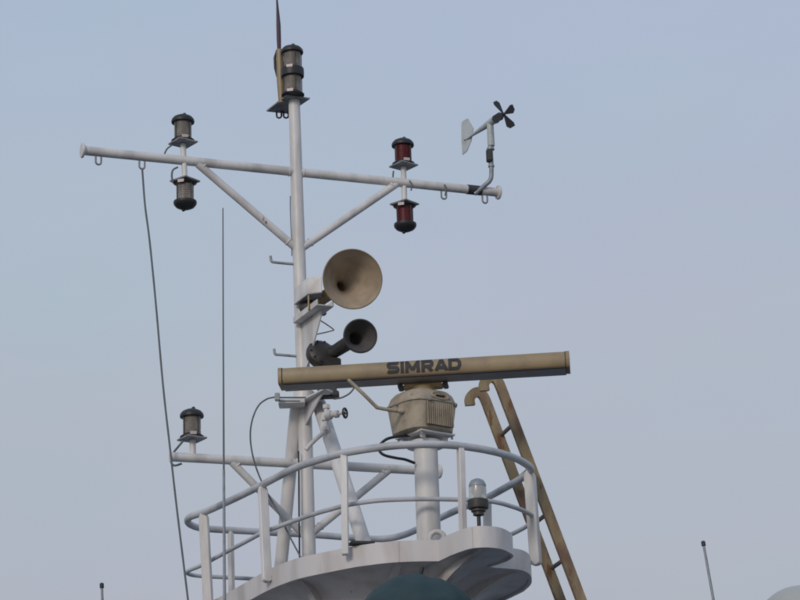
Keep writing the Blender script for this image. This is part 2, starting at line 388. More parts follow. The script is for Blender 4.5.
# hooked rods
for hk in ([(299, 264.5), (276, 262.5), (271.5, 261), (270.5, 256)], [(300, 356.5), (280, 354.8), (275.3, 354), (274, 349)]):
    bm = NB(); tube(bm, catmull([PY(x, y, YM - .02) for x, y in hk], 5), .0125, 10); part('hook_rod', bm, galv, mast)
# small cleats up the mast tube
bm = NB(); tube(bm, catmull([PY(x, y, YM - .01) for x, y in [(290.2, 196), (290.3, 210), (290.9, 226), (291.6, 240), (291.9, 256)]], 4), .004, 8); part('mast_cable', bm, dark, mast)
# top plate
zt = TOP.z
bm = NB(); prism(bm, [PZ(266.5, 111.5, zt), PZ(288, 114, zt), PZ(310, 99, zt), PZ(286, 96, zt)], (0, 0, .014)); part('top_plate', bm, plate, mast)
bm = NB()
for x in (279, 286): ushackle(bm, PZ(x, 111.5, zt), .045, .065, .009, Vector((1, 0, 0)))
part('shackle', bm, dark, mast)

# horn brackets (welded to the mast)
HA = Vector((.42, -.9, 0)).normalized(); HS = Vector((-HA.y, HA.x, 0))
sh = PY(300, 324.5, 21.57)
bm = NB(); c = sh + HA * .31 + UZ * .0; box(bm, c, .56, .15, .012, HA, bev=.002)
for s in (-1, 1): box(bm, c + HS * s * .075 + UZ * .022, .56, .010, .055, HA, bev=.002)
part('horn_shelf', bm, white, mast)
bm = NB(); g0 = sh + HA * .05
prism(bm, [g0 + HA * .0 - UZ * .01, g0 + HA * .43 - UZ * .01, g0 + HA * .42 - UZ * .07, g0 + HA * .12 - UZ * .40, g0 + HA * .04 - UZ * .46, g0 - UZ * .46 - HA * .02], HS * .014); part('gusset', bm, white, mast)
bb = PY(308, 293.5, 21.22).z
hb = [PZ(294, 304.5, bb), PZ(308, 293.5, bb), PZ(322, 292, bb)]; hb.append(hb[2] + Vector((-.02, .26, 0)))
bm = NB(); prism(bm, hb, (0, 0, .15), bev=.004); part('sheet_hood', bm, white, mast)
bm = NB(); prism(bm, [p + Vector((0, -.006, -.008)) for p in hb], (0, 0, .007)); part('hood_rim', bm, plate, mast)
bm = NB(); tube(bm, catmull([PY(x, y, 21.30) for x, y in [(316, 334.5), (331, 331), (333, 329), (319, 319.5)]], 4), .006, 8); part('wire_loop', bm, galv, mast)
# lower collar with shelf for the small horn
bm = NB(); lathe(bm, [(.092, 0), (.092, .09)], PY(304, 402, 21.58), seg=28); part('collar', bm, white, mast)
bm = NB(); box(bm, PY(292, 403.5, 21.46), .235, .16, .045, bev=.005); part('clamp_plate', bm, white, mast)
sh2 = PY(305, 404, 21.53)
bm = NB(); prism(bm, [sh2 - HS * .08, sh2 + HA * .50 - HS * .02, sh2 + HA * .42 + HS * .09, sh2 + HS * .09], (0, 0, .014)); part('horn_shelf', bm, white, mast)
bm = NB(); prism(bm, [sh2 - UZ * .004, sh2 + HA * .42 - UZ * .004, sh2 + HA * .34 - UZ * .03, sh2 - UZ * .19], HS * .014); part('gusset', bm, white, mast)

NA, NT_ = R(10), R(-112)
# ---------------------------------------------------------------- navigation lights
def nav_light(label, lensm, tiers=1, withplate=True, pm=plate):
    o = thing('navigation_light', label, 'ship light', (0, 0, 0), 'navigation lights on the mast')
    if withplate:
        bm = NB(); box(bm, (0, 0, -.008), .185, .185, .014, bev=.002); part('base_plate', bm, pm, o)
    z = 0
    for t in range(tiers):
        bm = NB(); lathe(bm, [(.094, 0), (.1, .004), (.1, .012), (.088, .018), (.078, .03)], (0, 0, z)); part('base_ring', bm, black, o)
        z0 = z + .03; h = .15; prof = [(.070, 0)]
        for k in range(9):
            prof += [(.070, h * (k + .1) / 9), (.0742, h * (k + .35) / 9), (.0742, h * (k + .75) / 9), (.070, h * (k + .95) / 9)]
        prof.append((.070, h))
        bm = NB(); lathe(bm, prof, (0, 0, z0), seg=28); ln = part('lens', bm, lensm, o, sharp=50)
        bm = NB(); lathe(bm, [(.03, .0), (.03, .04), (.018, .05), (.022, .09), (.012, .11)], (0, 0, z0 + .01), seg=16); part('lamp_socket', bm, core, ln)
        for k in range(4):
            a = NA + k * math.pi / 2; bm = NB(); tube(bm, [(math.cos(a) * .083, math.sin(a) * .083, z0 - .004), (math.cos(a) * .083, math.sin(a) * .083, z0 + h + .01)], .004, 8); part('guard_rod', bm, black, o)
        bm = NB(); nd = Vector((math.cos(NT_), math.sin(NT_), 0)); box(bm, nd * .097 + Vector((0, 0, z + .02)), .008, .055, .026, nd, bev=.001); part('name_plate', bm, tagm, o)
        z = z0 + h
        if t < tiers - 1:
            bm = NB(); lathe(bm, [(.086, -.006), (.1, 0), (.102, .03), (.1, .075), (.088, .082)], (0, 0, z)); part('middle_ring', bm, black, o); z += .05
    bm = NB(); lathe(bm, [(.076, -.008), (.098, -.004), (.1, .01), (.095, .026), (.078, .046), (.045, .062), (.002, .068)], (0, 0, z)); cp = part('cap', bm, black, o)
    bm = NB(); lathe(bm, [(.016, 0), (.016, .022), (.007, .03)], (.01, -.01, z + .056), seg=10); part('cap_knob', bm, black, cp)
    return o
L1 = nav_light('clear navigation light standing above the left arm of the long yardarm', lens)
L1.scale = (1.06, 1.06, 1.06); L1.location = PY(183, 142, yl); L1.rotation_euler = (0, 0, R(38))
def place_copy(src, label, loc, rot):
    c = copy_tree(src); c['label'] = label; c.scale = (1.06, 1.06, 1.06); c.location = loc; c.rotation_euler = rot; return c
place_copy(L1, 'clear navigation light hanging upside down below the left arm of the long yardarm', PY(185, 182, yl), (math.pi, 0, R(-218)))
place_copy(L1, 'clear navigation light on the outer end of the short lower yardarm', PY(192, 438, yl2), (0, 0, R(34)))
L2 = nav_light('red navigation light standing above the right arm of the long yardarm', redlens)
L2.scale = (1.06, 1.06, 1.06); L2.location = PY(403.5, 165, yr); L2.rotation_euler = (0, 0, R(40))
place_copy(L2, 'red navigation light hanging upside down below the right arm of the long yardarm', PY(404.5, 205, yr), (math.pi, 0, R(-220)))
L3 = nav_light('two-tier clear masthead light on the very top of the mast', lens, 2, False)
L3.scale = (1.06, 1.06, 1.05); L3.location = PZ(293, 97.5, zt) + Vector((0, 0, .016)); L3.rotation_euler = (0, 0, R(10))
L3['group'] = 'navigation lights on the mast'

# light cables
def cable(label, pts, Y, r, m=cablem, name='cable', cat='cable', n=6, group=None):
    P3 = [PY(p[0], p[1], (p[2] if len(p) > 2 else Y)) for p in pts]; c = P3[-1].copy()
    bm = NB(); tube(bm, catmull(P3, n), r, 8); o = part(name, bm, m, loc=c, sharp=60); meta(o, label, cat, group); return o
cable('short black cable looping from the upper left light down to the yardarm', [(172, 145), (167, 149), (164, 155)], yl - .03, .008)
cable('short black cable bending below the yardarm to the upside down left light', [(178, 167), (173, 170), (171.8, 176), (173, 183)], yl - .05, .009)
cable('short dark cable beside the post of the upper red light', [(393.5, 171), (393, 176), (393.3, 181)], yr - .03, .008)
cable('dark cable from the lower yardarm light wrapped round the end of the arm', [(183, 441), (178, 447), (172, 455), (171.5, 463), (175, 465.5), (182, 463.5)], yl2 - .06, .010)

# ---------------------------------------------------------------- tapered rod at the masthead
sp = thing('whip_antenna', 'dark maroon tapering whip aerial on a beige tube beside the masthead light', 'antenna', PZ(281, 101, zt))
Ys = sp.location.y
bm = NB(); tube(bm, [PY(281.5, 103, Ys), PY(280.5, 80, Ys), PY(279.5, 50, Ys)], [.028, .036, .032], 14); part('base_tube', bm, beige, sp)
bm = NB(); tube(bm, [PY(x, y, Ys + .02) for x, y in [(276.8, 77), (275.3, 68), (274.8, 58), (276.5, 50)]], [.006, .013, .013, .006], 10); part('side_strip', bm, black, sp)
bm = NB(); tube(bm, [PY(279.2, 50, Ys), PY(278.9, 40, Ys), PY(278.5, 25, Ys), PY(277.5, 8, Ys), PY(276.6, -6, Ys), PY(275.9, -20, Ys)], [.018, .021, .021, .012, .007, .004], 12); part('rod', bm, maroon, sp)
bm = NB(); box(bm, PY(284.5, 77, Ys), .03, .03, .3, bev=.004); part('clamp', bm, black, sp)

# ---------------------------------------------------------------- wind vane
Yv = on_line(yc, UY, 478).y - .03
wv = thing('wind_sensor', 'grey wind vane with a black four-blade propeller at the right yardarm end', 'wind vane', on_line(yc, UY, 472))
bm = NB(); tube(bm, catmull([PY(x, y, Yv) for x, y in [(474.5, 194), (478, 191), (484, 186), (489.5, 181), (491.3, 176), (491.4, 166)]], 5), .022, 14); part('bent_pipe', bm, galv, wv)
pa, pb = on_line(yc, UY, 467), on_line(yc, UY, 481)
bm = NB(); tube(bm, [pa, pb], .047, 18); part('yard_clamp', bm, dark, wv)
bm = NB(); lathe(bm, [(.03, 0), (.03, .018), (.024, .022), (.024, .17), (.038, .172), (.038, .19), (.024, .192), (.024, .23)], PY(491.3, 167, Yv), seg=18); part('coupling', bm, galv, wv)
bm = NB(); box(bm, PY(489.3, 156, Yv - .02), .06, .075, .115, bev=.008); part('connector_box', bm, black, wv)
bm = NB(); lathe(bm, [(.032, 0), (.034, .01), (.032, .2), (.03, .24)], PY(491.2, 146, Yv), seg=20); part('stem', bm, vanem, wv)
t1 = PY(490.5, 122.5, Yv); t0 = PZ(466, 139.5, t1.z); t2 = PZ(496, 118.6, t1.z); hub = PZ(503.6, 114.3, t1.z); ax = (hub - t0).normalized()
bm = NB(); tube(bm, [t0, t0.lerp(t1, .35), t0.lerp(t1, .8), t1, t2], [.008, .016, .03, .036, .038], 16); part('body', bm, vanem, wv)
bm = NB(); tube(bm, [t2, t2.lerp(hub, .55), hub - ax * .005], [.038, .040, .012], 16); part('nose_cone', bm, black, wv)
a_, b_ = frame_of(ax); VA = 50
for k in range(4):
    a = R(VA) + k * math.pi / 2; d = a_ * math.cos(a) + b_ * math.sin(a); e = ax.cross(d)
    bm = NB(); tw = (e + ax * .25).normalized()
    prism(bm, [hub + d * .008 - tw * .008, hub + d * .11 - tw * .05, hub + d * .145 - tw * .03, hub + d * .15 + tw * .025, hub + d * .12 + tw * .035, hub + d * .008 + tw * .008], ax * .005); part('blade', bm, black, wv)
bm = NB(); lathe(bm, [(.016, -.02), (.018, 0), (.012, .018), (.002, .024)], hub, ax, 14); part('hub', bm, black, wv)
bm = NB(); tf = t0.y; fn = [(461.2, 124), (462, 121.5), (467.5, 118.3), (473.2, 128), (471, 141), (466.5, 151.5), (462.3, 154.8), (461.3, 140)]
prism(bm, [PY(x, y, tf + (466 - x) * .012) for x, y in fn], (.006, .004, 0)); part('tail_fin', bm, vanem, wv)
bm = NB(); tube(bm, [t0 - ax * .06, t0, t0 + ax * .2], [.006, .007, .007], 8); part('tail_rod', bm, dark, wv)
bm = NB(); ushackle(bm, on_line(yc, UY, 445) + UZ * .05, .088, .02, .006, UY); 
cable('thin dark strap wrapped round the yardarm beside the wind vane', [(444.5, 184.5), (446.2, 189), (445.2, 195.5)], on_line(yc, UY, 445).y - .052, .008, name='strap', cat='strap'); bm.free()
cable('thin dark strap wrapped round the yardarm beside the red lights', [(409.5, 180.5), (412, 185), (411, 190.5)], on_line(yc, UY, 410).y - .05, .007, name='strap', cat='strap')

# ---------------------------------------------------------------- horns
def horn(name, label, mouth, throat, rm, inner, outer, neck, big):
    o = thing(name, label, 'horn', throat)
    D = (-FW + RT * .2 + UP * .1).normalized(); Lh = (mouth - throat).length
    A_, B_ = throat, mouth; C_ = mouth - D * Lh * (.62 if big else .5); K = 30
    path = [A_ * (1 - t) ** 2 + C_ * 2 * t * (1 - t) + B_ * t * t for t in [k / K for k in range(K + 1)]]
    def rad(t):
        if big: return neck + (rm - neck) * max(0, (t - .56) / .44) ** .9
        return neck + .016 * t if t < .74 else neck + .012 + (rm - neck - .012) * ((t - .74) / .26) ** .9
    rr = [rad(k / K) for k in range(K + 1)]
    bm = NB(); tube(bm, path, [r_ + .006 for r_ in rr], 48, caps=False); part('bell', bm, outer, o, sharp=60)
    k0 = 15 if big else 17
    bm = NB(); tube(bm, path[k0:], [r_ - .004 for r_ in rr[k0:]], 48, caps=False); part('bell_lining', bm, inner, o, sharp=60)
    dd = (path[-1] - path[-2]).normalized(); a, b = frame_of(dd)
    bm = NB(); tube(bm, [mouth + (a * math.cos(w_) + b * math.sin(w_)) * rm for w_ in [2 * math.pi * k / 48 for k in range(48)]], .007 if big else .01, 8, closed=True); part('rolled_rim', bm, outer, o, sharp=60)
    ax = (path[1] - path[0]).normalized()
    return o, ax, path[k0], (path[k0 + 1] - path[k0]).normalized(), rr[k0]
m1 = PY(352.6, 279, 20.95); th1 = PY(316, 302.5, 21.42)
h1, ax1, _p, _d, _r = horn('air_horn', 'large beige air horn facing forward, upper of the two horns', m1, th1, .262, hornin, beige, .052, True)
bm = NB(); lathe(bm, [(.02, -.16), (.06, -.15), (.065, -.13), (.065, -.04), (.05, -.02), (.045, .05)], th1, ax1, 28); part('driver', bm, dark, h1)
bm = NB(); box(bm, PY(308.6, 303, 21.15), .012, .05, .13, bev=.002); part('strap', bm, yellow, h1)
bm = NB(); box(bm, PY(323, 311, 21.3), .05, .05, .08, HA, bev=.006); part('foot', bm, plate, h1)
m2 = PY(360.3, 336, 21.0); th2 = PY(326, 357, 21.42)
dkin = mat('dark_horn_inner', (.115, .105, .105), .5, grime=(.07, .064, .064), gscale=12)
h2, ax2, pk, dk, rk = horn('air_horn', 'small dark air horn with a black throat just above the radar bar', m2, th2, .143, dkin, dark, .05, False)
bm = NB(); lathe(bm, [(.02, -.012), (rk, -.01), (rk, 0), (.02, .001)], pk, dk, 24); part('throat_shade', bm, black, h2)  # black disc painted as the shade deep in the open throat
bm = NB(); dx = (ax2 + Vector((-.3, -.5, .1))).normalized(); dc = PY(321.5, 354, 21.38)
lathe(bm, [(.03, -.10), (.10, -.085), (.13, -.05), (.138, -.02), (.138, .012), (.128, .03), (.09, .048), (.04, .06), (.002, .062)], dc, dx, 36); dr = part('driver', bm, dark, h2)
for k in range(10):
    a, b = frame_of(dx); w_ = 2 * math.pi * k / 10; bm = NB(); lathe(bm, [(.009, 0), (.009, .014)], dc + (a * math.cos(w_) + b * math.sin(w_)) * .115 + dx * .032, dx, 6); part('bolt', bm, black, dr)
bm = NB(); box(bm, PY(328, 366, 21.42), .24, .16, .10, HA, bev=.01); box(bm, PY(327, 386, 21.4), .17, .12, .20, bev=.008); part('base', bm, dark, h2)
bm = NB(); box(bm, PY(329, 395, 21.32), .18, .12, .05, bev=.008); part('mounting_foot', bm, black, h2)

# ---------------------------------------------------------------- radar
YP = 20.5
pb0 = PZ(427.5, 556, ZD); pbt = PY(425.3, 441, YP)
rad = thing('radar_scanner', 'beige open-array radar with a long lettered antenna bar on a white pedestal', 'radar', Vector((pbt.x, YP, ZD)))
bx = pbt.copy()
bm = NB(); lathe(bm, [(.099, 0), (.101, .01), (.101, bx.z - ZD - .02), (.101, bx.z - ZD)], (bx.x + .0, YP, ZD + .002), seg=36); ped = part('pedestal', bm, white, rad)
bm = NB(); lathe(bm, [(.16, -.0), (.16, .018)], bx - UZ * .055, seg=36); lathe(bm, [(.11, .0), (.13, .0), (.13, .03), (.11, .03)], bx - UZ * .037, seg=36); part('flange', bm, white, ped)
GX = Vector((math.cos(R(38)), math.sin(R(38)), 0)); GY = Vector((-GX.y, GX.x, 0))   # gearbox body axes
bm = NB(); box(bm, bx + UZ * .035, .36, .36, .016, GX, bev=.002)
for s in (-1, 1):
    for t in (-1, 1): box(bm, bx + GX * s * .12 + GY * t * .12 + UZ * .012, .05, .012, .05, GX, bev=.002)
part('bolting_plate', bm, white, rad)
for s in (-1, 1):
    for t in (-1, 1):
        bm = NB(); lathe(bm, [(.012, 0), (.012, .03)], bx + GX * s * .16 + GY * t * .16 + UZ * .0, seg=6); part('bolt', bm, galv, rad)
# gearbox: rounded-square body flaring to the top of the sides then a low dome
def sq(r, a, n=3.2):
    c, s = abs(math.cos(a)), abs(math.sin(a)); return r / (c ** n + s ** n) ** (1 / n)
bm = NB(); gprof = [(.0, .02), (.185, .02), (.205, .035), (.213, .10), (.226, .20), (.232, .255), (.243, .262), (.243, .275), (.230, .282), (.226, .30), (.212, .34), (.185, .372), (.14, .388), (.07, .396), (.0, .398)]
gz = bx.z + .035; rings = []; SG = 48
for r, h in gprof:
    r *= 1.09; rings.append([bm.verts.new(Vector((bx.x - .02, YP, gz + h - .01)) + (GX * math.cos(2 * math.pi * k / SG) + GY * math.sin(2 * math.pi * k / SG)) * max(sq(r, 2 * math.pi * k / SG), .001)) for k in range(SG)])
for A, B in zip(rings, rings[1:]):
    for k in range(SG): bm.faces.new((A[k], A[(k + 1) % SG], B[(k + 1) % SG], B[k]))
gb = part('gearbox', bm, gear, rad)
GC = Vector((bx.x - .02, YP, gz))
bm = NB(); box(bm, GC - GY * .236 + UZ * .145, .285, .02, .205, GX, bev=.003); part('fin_gap_shade', bm, griller, gb)  # dark sheet behind the fins, its colour stands in for shade in the gaps
for k in range(13):                                     # cooling fins on the face turned right
    bm = NB(); u_ = -.132 + k * .022
    box(bm, GC + GX * u_ - GY * .238 + UZ * .145, .010, .036, .205 , GX, bev=.002) if True else None
    o = part('fin', bm, gear, gb)
bm = NB(); pts = []
for k in range(24):
    a = 2 * math.pi * k / 24; pts.append(GC - GY * (.246 - .02 * math.sin(a)) + GX * (.005 + math.cos(a) * .085) + UZ * (.30 + math.sin(a) * .033))
tube(bm, pts, .009, 8, closed=True); part('hatch_ring', bm, gear, gb)
bm = NB(); box(bm, GC - GY * .25 + GX * .005 + UZ * .30, .09, .02, .014, GX, bev=.004); part('hatch_handle', bm, dark, gb)
for s, u_, v_ in ((1, -.255, .0), (1, .17, -.225), (1, -.11, -.252)):
    bm = NB(); lathe(bm, [(.014, 0), (.014, .02), (.008, .028)], GC + GX * u_ + GY * v_ + UZ * .25, (GX * u_ + GY * v_), 10); part('latch', bm, galv, gb)
# bar
tl, tr_ = PZ(279, 368.5, 0), None
YB = YP - .1
gl = PY(278, 368.5, YB); 
gr = PZ(569, 351.3, gl.z)
BX = (gr - gl).normalized(); BY = Vector((-BX.y, BX.x, 0)); BL = (gr - gl).length
prof = [(0.0, 0.0), (-.012, -.008), (-.020, -.03), (-.023, -.065), (-.021, -.100), (-.014, -.124), (-.006, -.134), (.004, -.138), (.19, -.138), (.20, -.12), (.21, -.07), (.20, -.012), (.18, 0.0)]
def barbm(s0, s1, grow=0.0):
    bm = NB(); cy, cz = .095, -.08
    def P_(s, p): 
        y, z = p; return gl + BX * s + BY * (cy + (y - cy) * (1 + grow)) + UZ * (cz + (z - cz) * (1 + grow))
    A = [bm.verts.new(P_(s0, p)) for p in prof]; B = [bm.verts.new(P_(s1, p)) for p in prof]; n_ = len(prof)
    bm.faces.new(A); bm.faces.new(B[::-1])
    for i in range(n_): bm.faces.new((A[i], B[i], B[(i + 1) % n_], A[(i + 1) % n_]))
    return bm
bar = part('antenna_bar', barbm(.03, BL - .03), beige, rad, sharp=30)
for s in ((0, .03), (BL - .03, BL)): part('end_cap', barbm(s[0], s[1], .05), beige, bar)
for s in (.031, BL - .038): part('seam', barbm(s, s + .006, .035), letter, bar)
bm = NB(); box(bm, gl + BX * BL / 2 + BY * .10 - UZ * .1445, BL - .07, .19, .012, BX, bev=.002); part('lower_channel', bm, beiged, bar)
bm = NB(); box(bm, gl + BX * BL / 2 - BY * .006 - UZ * .1395, BL - .07, .02, .008, BX, bev=.001); part('seam', bm, letter, bar)
# turntable under the bar
tc_ = Vector((bx.x, YP, gl.z - .168))
bm = NB(); box(bm, tc_ - UZ * .008, .34, .13, .032, BX, bev=.010); lathe(bm, [(.115, -.09), (.095, -.045), (.105, -.018)], tc_, seg=28); part('turntable', bm, yellow, rad)
for s in (-1, 1):
    bm = NB(); box(bm, tc_ + BX * s * .19 - UZ * .006, .045, .14, .03, BX, bev=.006); part('bar_clamp', bm, dark, rad)
# lettering, bold strokes on the bar face
def arc(cx, cy, rx, ry, a0, a1, n=6): return [(cx + rx * math.cos(R(a0 + (a1 - a0) * k / n)), cy + ry * math.sin(R(a0 + (a1 - a0) * k / n))) for k in range(n + 1)]
GL = {  # stroke centre lines in a 1 x 1 cell, then the advance
 'S': ([[(.98, .80), (.86, .87)] + [(.30, .87)] + arc(.28, .69, .17, .18, 90, 270)[1:] + [(.75, .50)] + arc(.76, .32, .17, .18, 90, -90)[1:] + [(.2, .13), (.06, .22)]], 1.16),
 'I': ([[(.14, 0), (.14, 1)]], .40),
 'M': ([[(.14, 0), (.14, 1)], [(.14, .92), (.62, .2)], [(.62, .2), (1.10, .92)], [(1.10, 0), (1.10, 1)]], 1.38),
 'R': ([[(.14, 0), (.14, 1)], [(.14, .87), (.70, .87)] + arc(.72, .66, .18, .21, 90, -90)[1:] + [(.14, .43)], [(.52, .42), (.92, 0)]], 1.14),
 'A': ([[(.10, 0), (.55, .97)], [(1.02, 0), (.55, .97)], [(.28, .28), (.84, .28)]], 1.16),
 'D': ([[(.14, 0), (.14, 1)], [(.14, .87), (.60, .87)] + arc(.62, .5, .34, .37, 90, -90, 10)[1:] + [(.14, .13)]], 1.1)}
def face_y(z):
    for (y0, z0), (y1, z1) in zip(prof, prof[1:]):
        if z1 <= z <= z0: return y0 + (y1 - y0) * (z - z0) / (z1 - z0)
    return 0
def letters(text, s0, width, ztop, h, wv_=.30):
    bm = NB(); tot = sum(GL[c_][1] for c_ in text) - .14; k = width / tot; x0 = 0
    def put(x, y): z = ztop - h * (1 - y); return gl + BX * (s0 + x * k) + BY * (face_y(z) - .003) + UZ * z
    lay = 0
    for ch in text:
        strokes, adv = GL[ch]
        for st in strokes:
            lay += 1; hw = wv_ / 2; P2 = [Vector(p) for p in st]; Lr = []
            for i, p in enumerate(P2):
                d0 = (P2[i] - P2[i - 1]).normalized() if i else (P2[1] - P2[0]).normalized()
                d1 = (P2[i + 1] - P2[i]).normalized() if i < len(P2) - 1 else d0
                nn = (Vector((-d0.y, d0.x)) + Vector((-d1.y, d1.x))); nn.normalize(); c_ = max(.6, nn.dot(Vector((-d1.y, d1.x))))
                Lr.append((p + nn * hw / c_, p - nn * hw / c_))
            # split long spans so that they follow the curved face
            rows = []
            for (a, b), (c2, d2) in zip(Lr, Lr[1:]):
                for q_ in range(6): rows.append((a.lerp(c2, q_ / 6), b.lerp(d2, q_ / 6)))
            rows.append(Lr[-1])
            off = -BY * .0002 * (lay % 5)
            vv = [[bm.verts.new(put(x0 + a.x, min(max(a.y, 0), 1)) + off), bm.verts.new(put(x0 + b.x, min(max(b.y, 0), 1)) + off)] for a, b in rows]
            for A, B in zip(vv, vv[1:]):
                try: bm.faces.new((A[0], B[0], B[1], A[1]))
                except ValueError: pass
        x0 += adv
    return bm
s_txt = (on_line(gl, BX, 387) - gl).length; s_end = (on_line(gl, BX, 459.5) - gl).length
part('lettering', letters('SIMRAD', s_txt, s_end - s_txt, -.005, .108), letter, bar, 'dark bold letters SIMRAD on the antenna bar')
# bent monitor arm
bm = NB(); tube(bm, catmull([PY(348, 379.5, 20.12), PY(356, 387, 20.12), PY(366, 396.5, 20.14), PY(375.5, 406, 20.18), PY(379, 408, 20.2), PY(399, 411.3, 20.3), PY(402, 412, 20.4)], 4), [.012 if i < 1 else .016 for i in range(25)], 10); part('monitor_arm', bm, gear, rad)
bm = NB(); lathe(bm, [(.018, 0), (.022, .01), (.022, .05)], PY(398, 411, 20.29), (1, .3, 0), 10); part('arm_joint', bm, gear, rad)
cable('black cable looping out of the radar gearbox and back to the pedestal', [(409, 435.5, 20.42), (398, 436.5, 20.35), (387, 439, 20.3), (380, 445, 20.28), (379, 450, 20.28), (384, 455, 20.28), (396, 458, 20.3), (405, 459.5, 20.34), (414.5, 463, 20.42)], 0, .0125, rubber)

# ---------------------------------------------------------------- valve and its pipe beside the mast
vv_ = thing('air_valve', 'white air valve with a small dark handwheel under the small horn', 'valve', PY(326, 425, 21.20))
bm = NB(); tube(bm, catmull([PY(x, y, 21.22) for x, y in [(306, 450), (309, 446), (316, 439), (323, 433), (325.5, 428), (325.8, 420), (326.5, 407)]], 4), .02, 12); part('pipe', bm, white, vv_)
for (x, y, r_, h_) in ((325.3, 431, .033, .04), (325.8, 421, .04, .07), (326.5, 409, .036, .04)):
    bm = NB(); lathe(bm, [(r_ * .8, 0), (r_, .006), (r_, h_ - .006), (r_ * .8, h_)], PY(x, y, 21.22), seg=6); part('nut', bm, white, vv_)
v0, v1 = PY(326, 415.5, 21.20), PY(345, 413, 21.12); va = (v1 - v0).normalized(); VL = (v1 - v0).length
bm = NB(); lathe(bm, [(.04, 0), (.042, .05), (.026, .06), (.026, .085), (.034, .09), (.034, .12), (.012, .125), (.010, VL)], v0, va, 18); part('bonnet', bm, white, vv_)
a, b = frame_of(va); wc = v0 + va * VL
bm = NB(); tube(bm, [wc + (a * math.cos(k * math.pi / 8) + b * math.sin(k * math.pi / 8)) * .042 for k in range(16)], .009, 8, closed=True)
for k in range(4): tube(bm, [wc, wc + (a * math.cos(k * math.pi / 2) + b * math.sin(k * math.pi / 2)) * .042], .006, 6)
part('handwheel', bm, dark, vv_)

# drooping cable from a connector left of the mast
cab = thing('drooping_cable', 'thin grey cable curving down from a connector left of the mast collar', 'cable', PY(277, 397, 21.30))
P3 = [PY(x, y, Y) for x, y, Y in [(275, 397, 21.3), (267, 399, 21.28), (259, 405, 21.25), (253.5, 416, 21.25), (250.5, 430, 21.28), (251, 446, 21.3), (255, 464, 21.33), (261, 480, 21.36), (269, 496, 21.3), (278, 512, 21.2), (289, 535, 21.1), (300, 556, 21.0), (305, 566, 21.0)]]
bm = NB(); tube(bm, catmull(P3, 6), .0075, 8); part('cord', bm, cablem, cab, sharp=60)
bm = NB(); box(bm, PY(277.3, 397, 21.30), .045, .05, .07, bev=.006); part('connector', bm, galv, cab)
bm = NB(); tube(bm, [PY(279, 397.5, 21.30), PY(306, 397.5, 21.32)], .008, 8); tube(bm, [PY(279, 401, 21.30), PY(300, 401, 21.32)], .006, 8); part('clamp_rod', bm, cablem, cab)
cable('grey cable arching from the dark horn base up behind the radar bar', [(334, 399, 21.2), (342, 397.5, 21.12), (350, 393, 21.1), (355, 386, 21.1), (357, 378, 21.12)], 0, .008)
cable('dark cable running down between the mast tube and its left leg', [(298.5, 451, 21.5), (298.8, 475, 21.5), (299, 505, 21.5), (299.8, 575, 21.5)], 0, .0075, rubber)

# ---------------------------------------------------------------- halyard and whip
cable('thin dark wire stay hanging from the left yardarm past the railing', [(142.3, 170), (145, 205), (149.5, 240), (155.5, 300), (163, 385), (170.2, 450), (177, 510), (188, 600), (195, 660)], on_line(yc, UY, 142).y - .01, .009, cablem, 'wire_stay', 'wire')
w1 = thing('whip_antenna', 'thin pale whip aerial rising in front of the left railing', 'antenna', PY(224.5, 655, 19.6))
bm = NB(); tube(bm, [PY(222.9, 208, 19.6), PY(223.2, 320, 19.6), PY(223.8, 470, 19.6)], [.0052, .0066, .0085], 8); part('tip_section', bm, cablem, w1)
bm = NB(); tube(bm, [PY(223.8, 470, 19.6), PY(224.5, 600, 19.6), PY(224.5, 660, 19.6)], [.0105, .013, .014], 8); part('lower_section', bm, galv, w1)
bm = NB(); base = PY(224.5, 660, 19.6); tube(bm, [base, Vector((base.x, base.y, ROOF))], .02, 10); part('mount', bm, galv, w1)
def far_whip(x0, y0, x1, y1, Y, label):
    a, b = PY(x0, y0, Y), PY(x1, y1, Y); d = (b - a).normalized(); foot = a + d * ((a.z - ROOF) / -d.z)
    o = thing('whip_antenna', label, 'antenna', foot)
    bm = NB(); tube(bm, [a, foot], [.0115, .015], 8); part('rod', bm, galv, o)
    bm = NB(); lathe(bm, [(.012, -.03), (.019, -.026), (.019, .012), (.008, .02)], a, -d, 10); part('tip', bm, black, o)
    bm = NB(); lathe(bm, [(.05, 0), (.05, .02), (.03, .03), (.03, .1)], foot, seg=14); part('mount', bm, galv, o)
far_whip(703.3, 543, 713.5, 600, 21.5, 'slanting grey whip aerial with black tip at the lower right')
far_whip(101.8, 585, 102.3, 600, 21.5, 'short upright grey whip aerial with black tip at the lower left')

# ---------------------------------------------------------------- beacon
YBc = 19.95
bz = PY(479.2, 528, YBc); be = thing('beacon_lamp', 'small beacon with pale glass dome on a thin black stem inside the right railing', 'lamp', Vector((bz.x, YBc, ZD - .02)))
o_ = bz; k_ = 1 / 118 * 20.3 / 21.4
bm = NB(); tube(bm, [Vector((bz.x, YBc, ZD - .04)), Vector((bz.x, YBc, o_.z + .125))], .016, 12); part('stem', bm, black, be)
bm = NB(); lathe(bm, [(.03, .10), (.045, .105), (.045, .13), (.06, .135), (.06, .16)], o_, seg=24); part('socket', bm, dark, be)
bm = NB(); lathe(bm, [(.06, .155), (.083, .16), (.086, .18), (.086, .225), (.078, .235)], o_, seg=28); part('collar', bm, dark, be)
bm = NB(); lathe(bm, [(.068, .232), (.071, .25), (.071, .33), (.066, .365), (.05, .39), (.025, .402), (.001, .405)], o_, seg=28); gd = part('glass_dome', bm, glass, be)
bm = NB(); lathe(bm, [(.02, .235), (.022, .27), (.034, .29), (.034, .335), (.01, .36)], o_, seg=18); part('bulb', bm, tagm, gd)
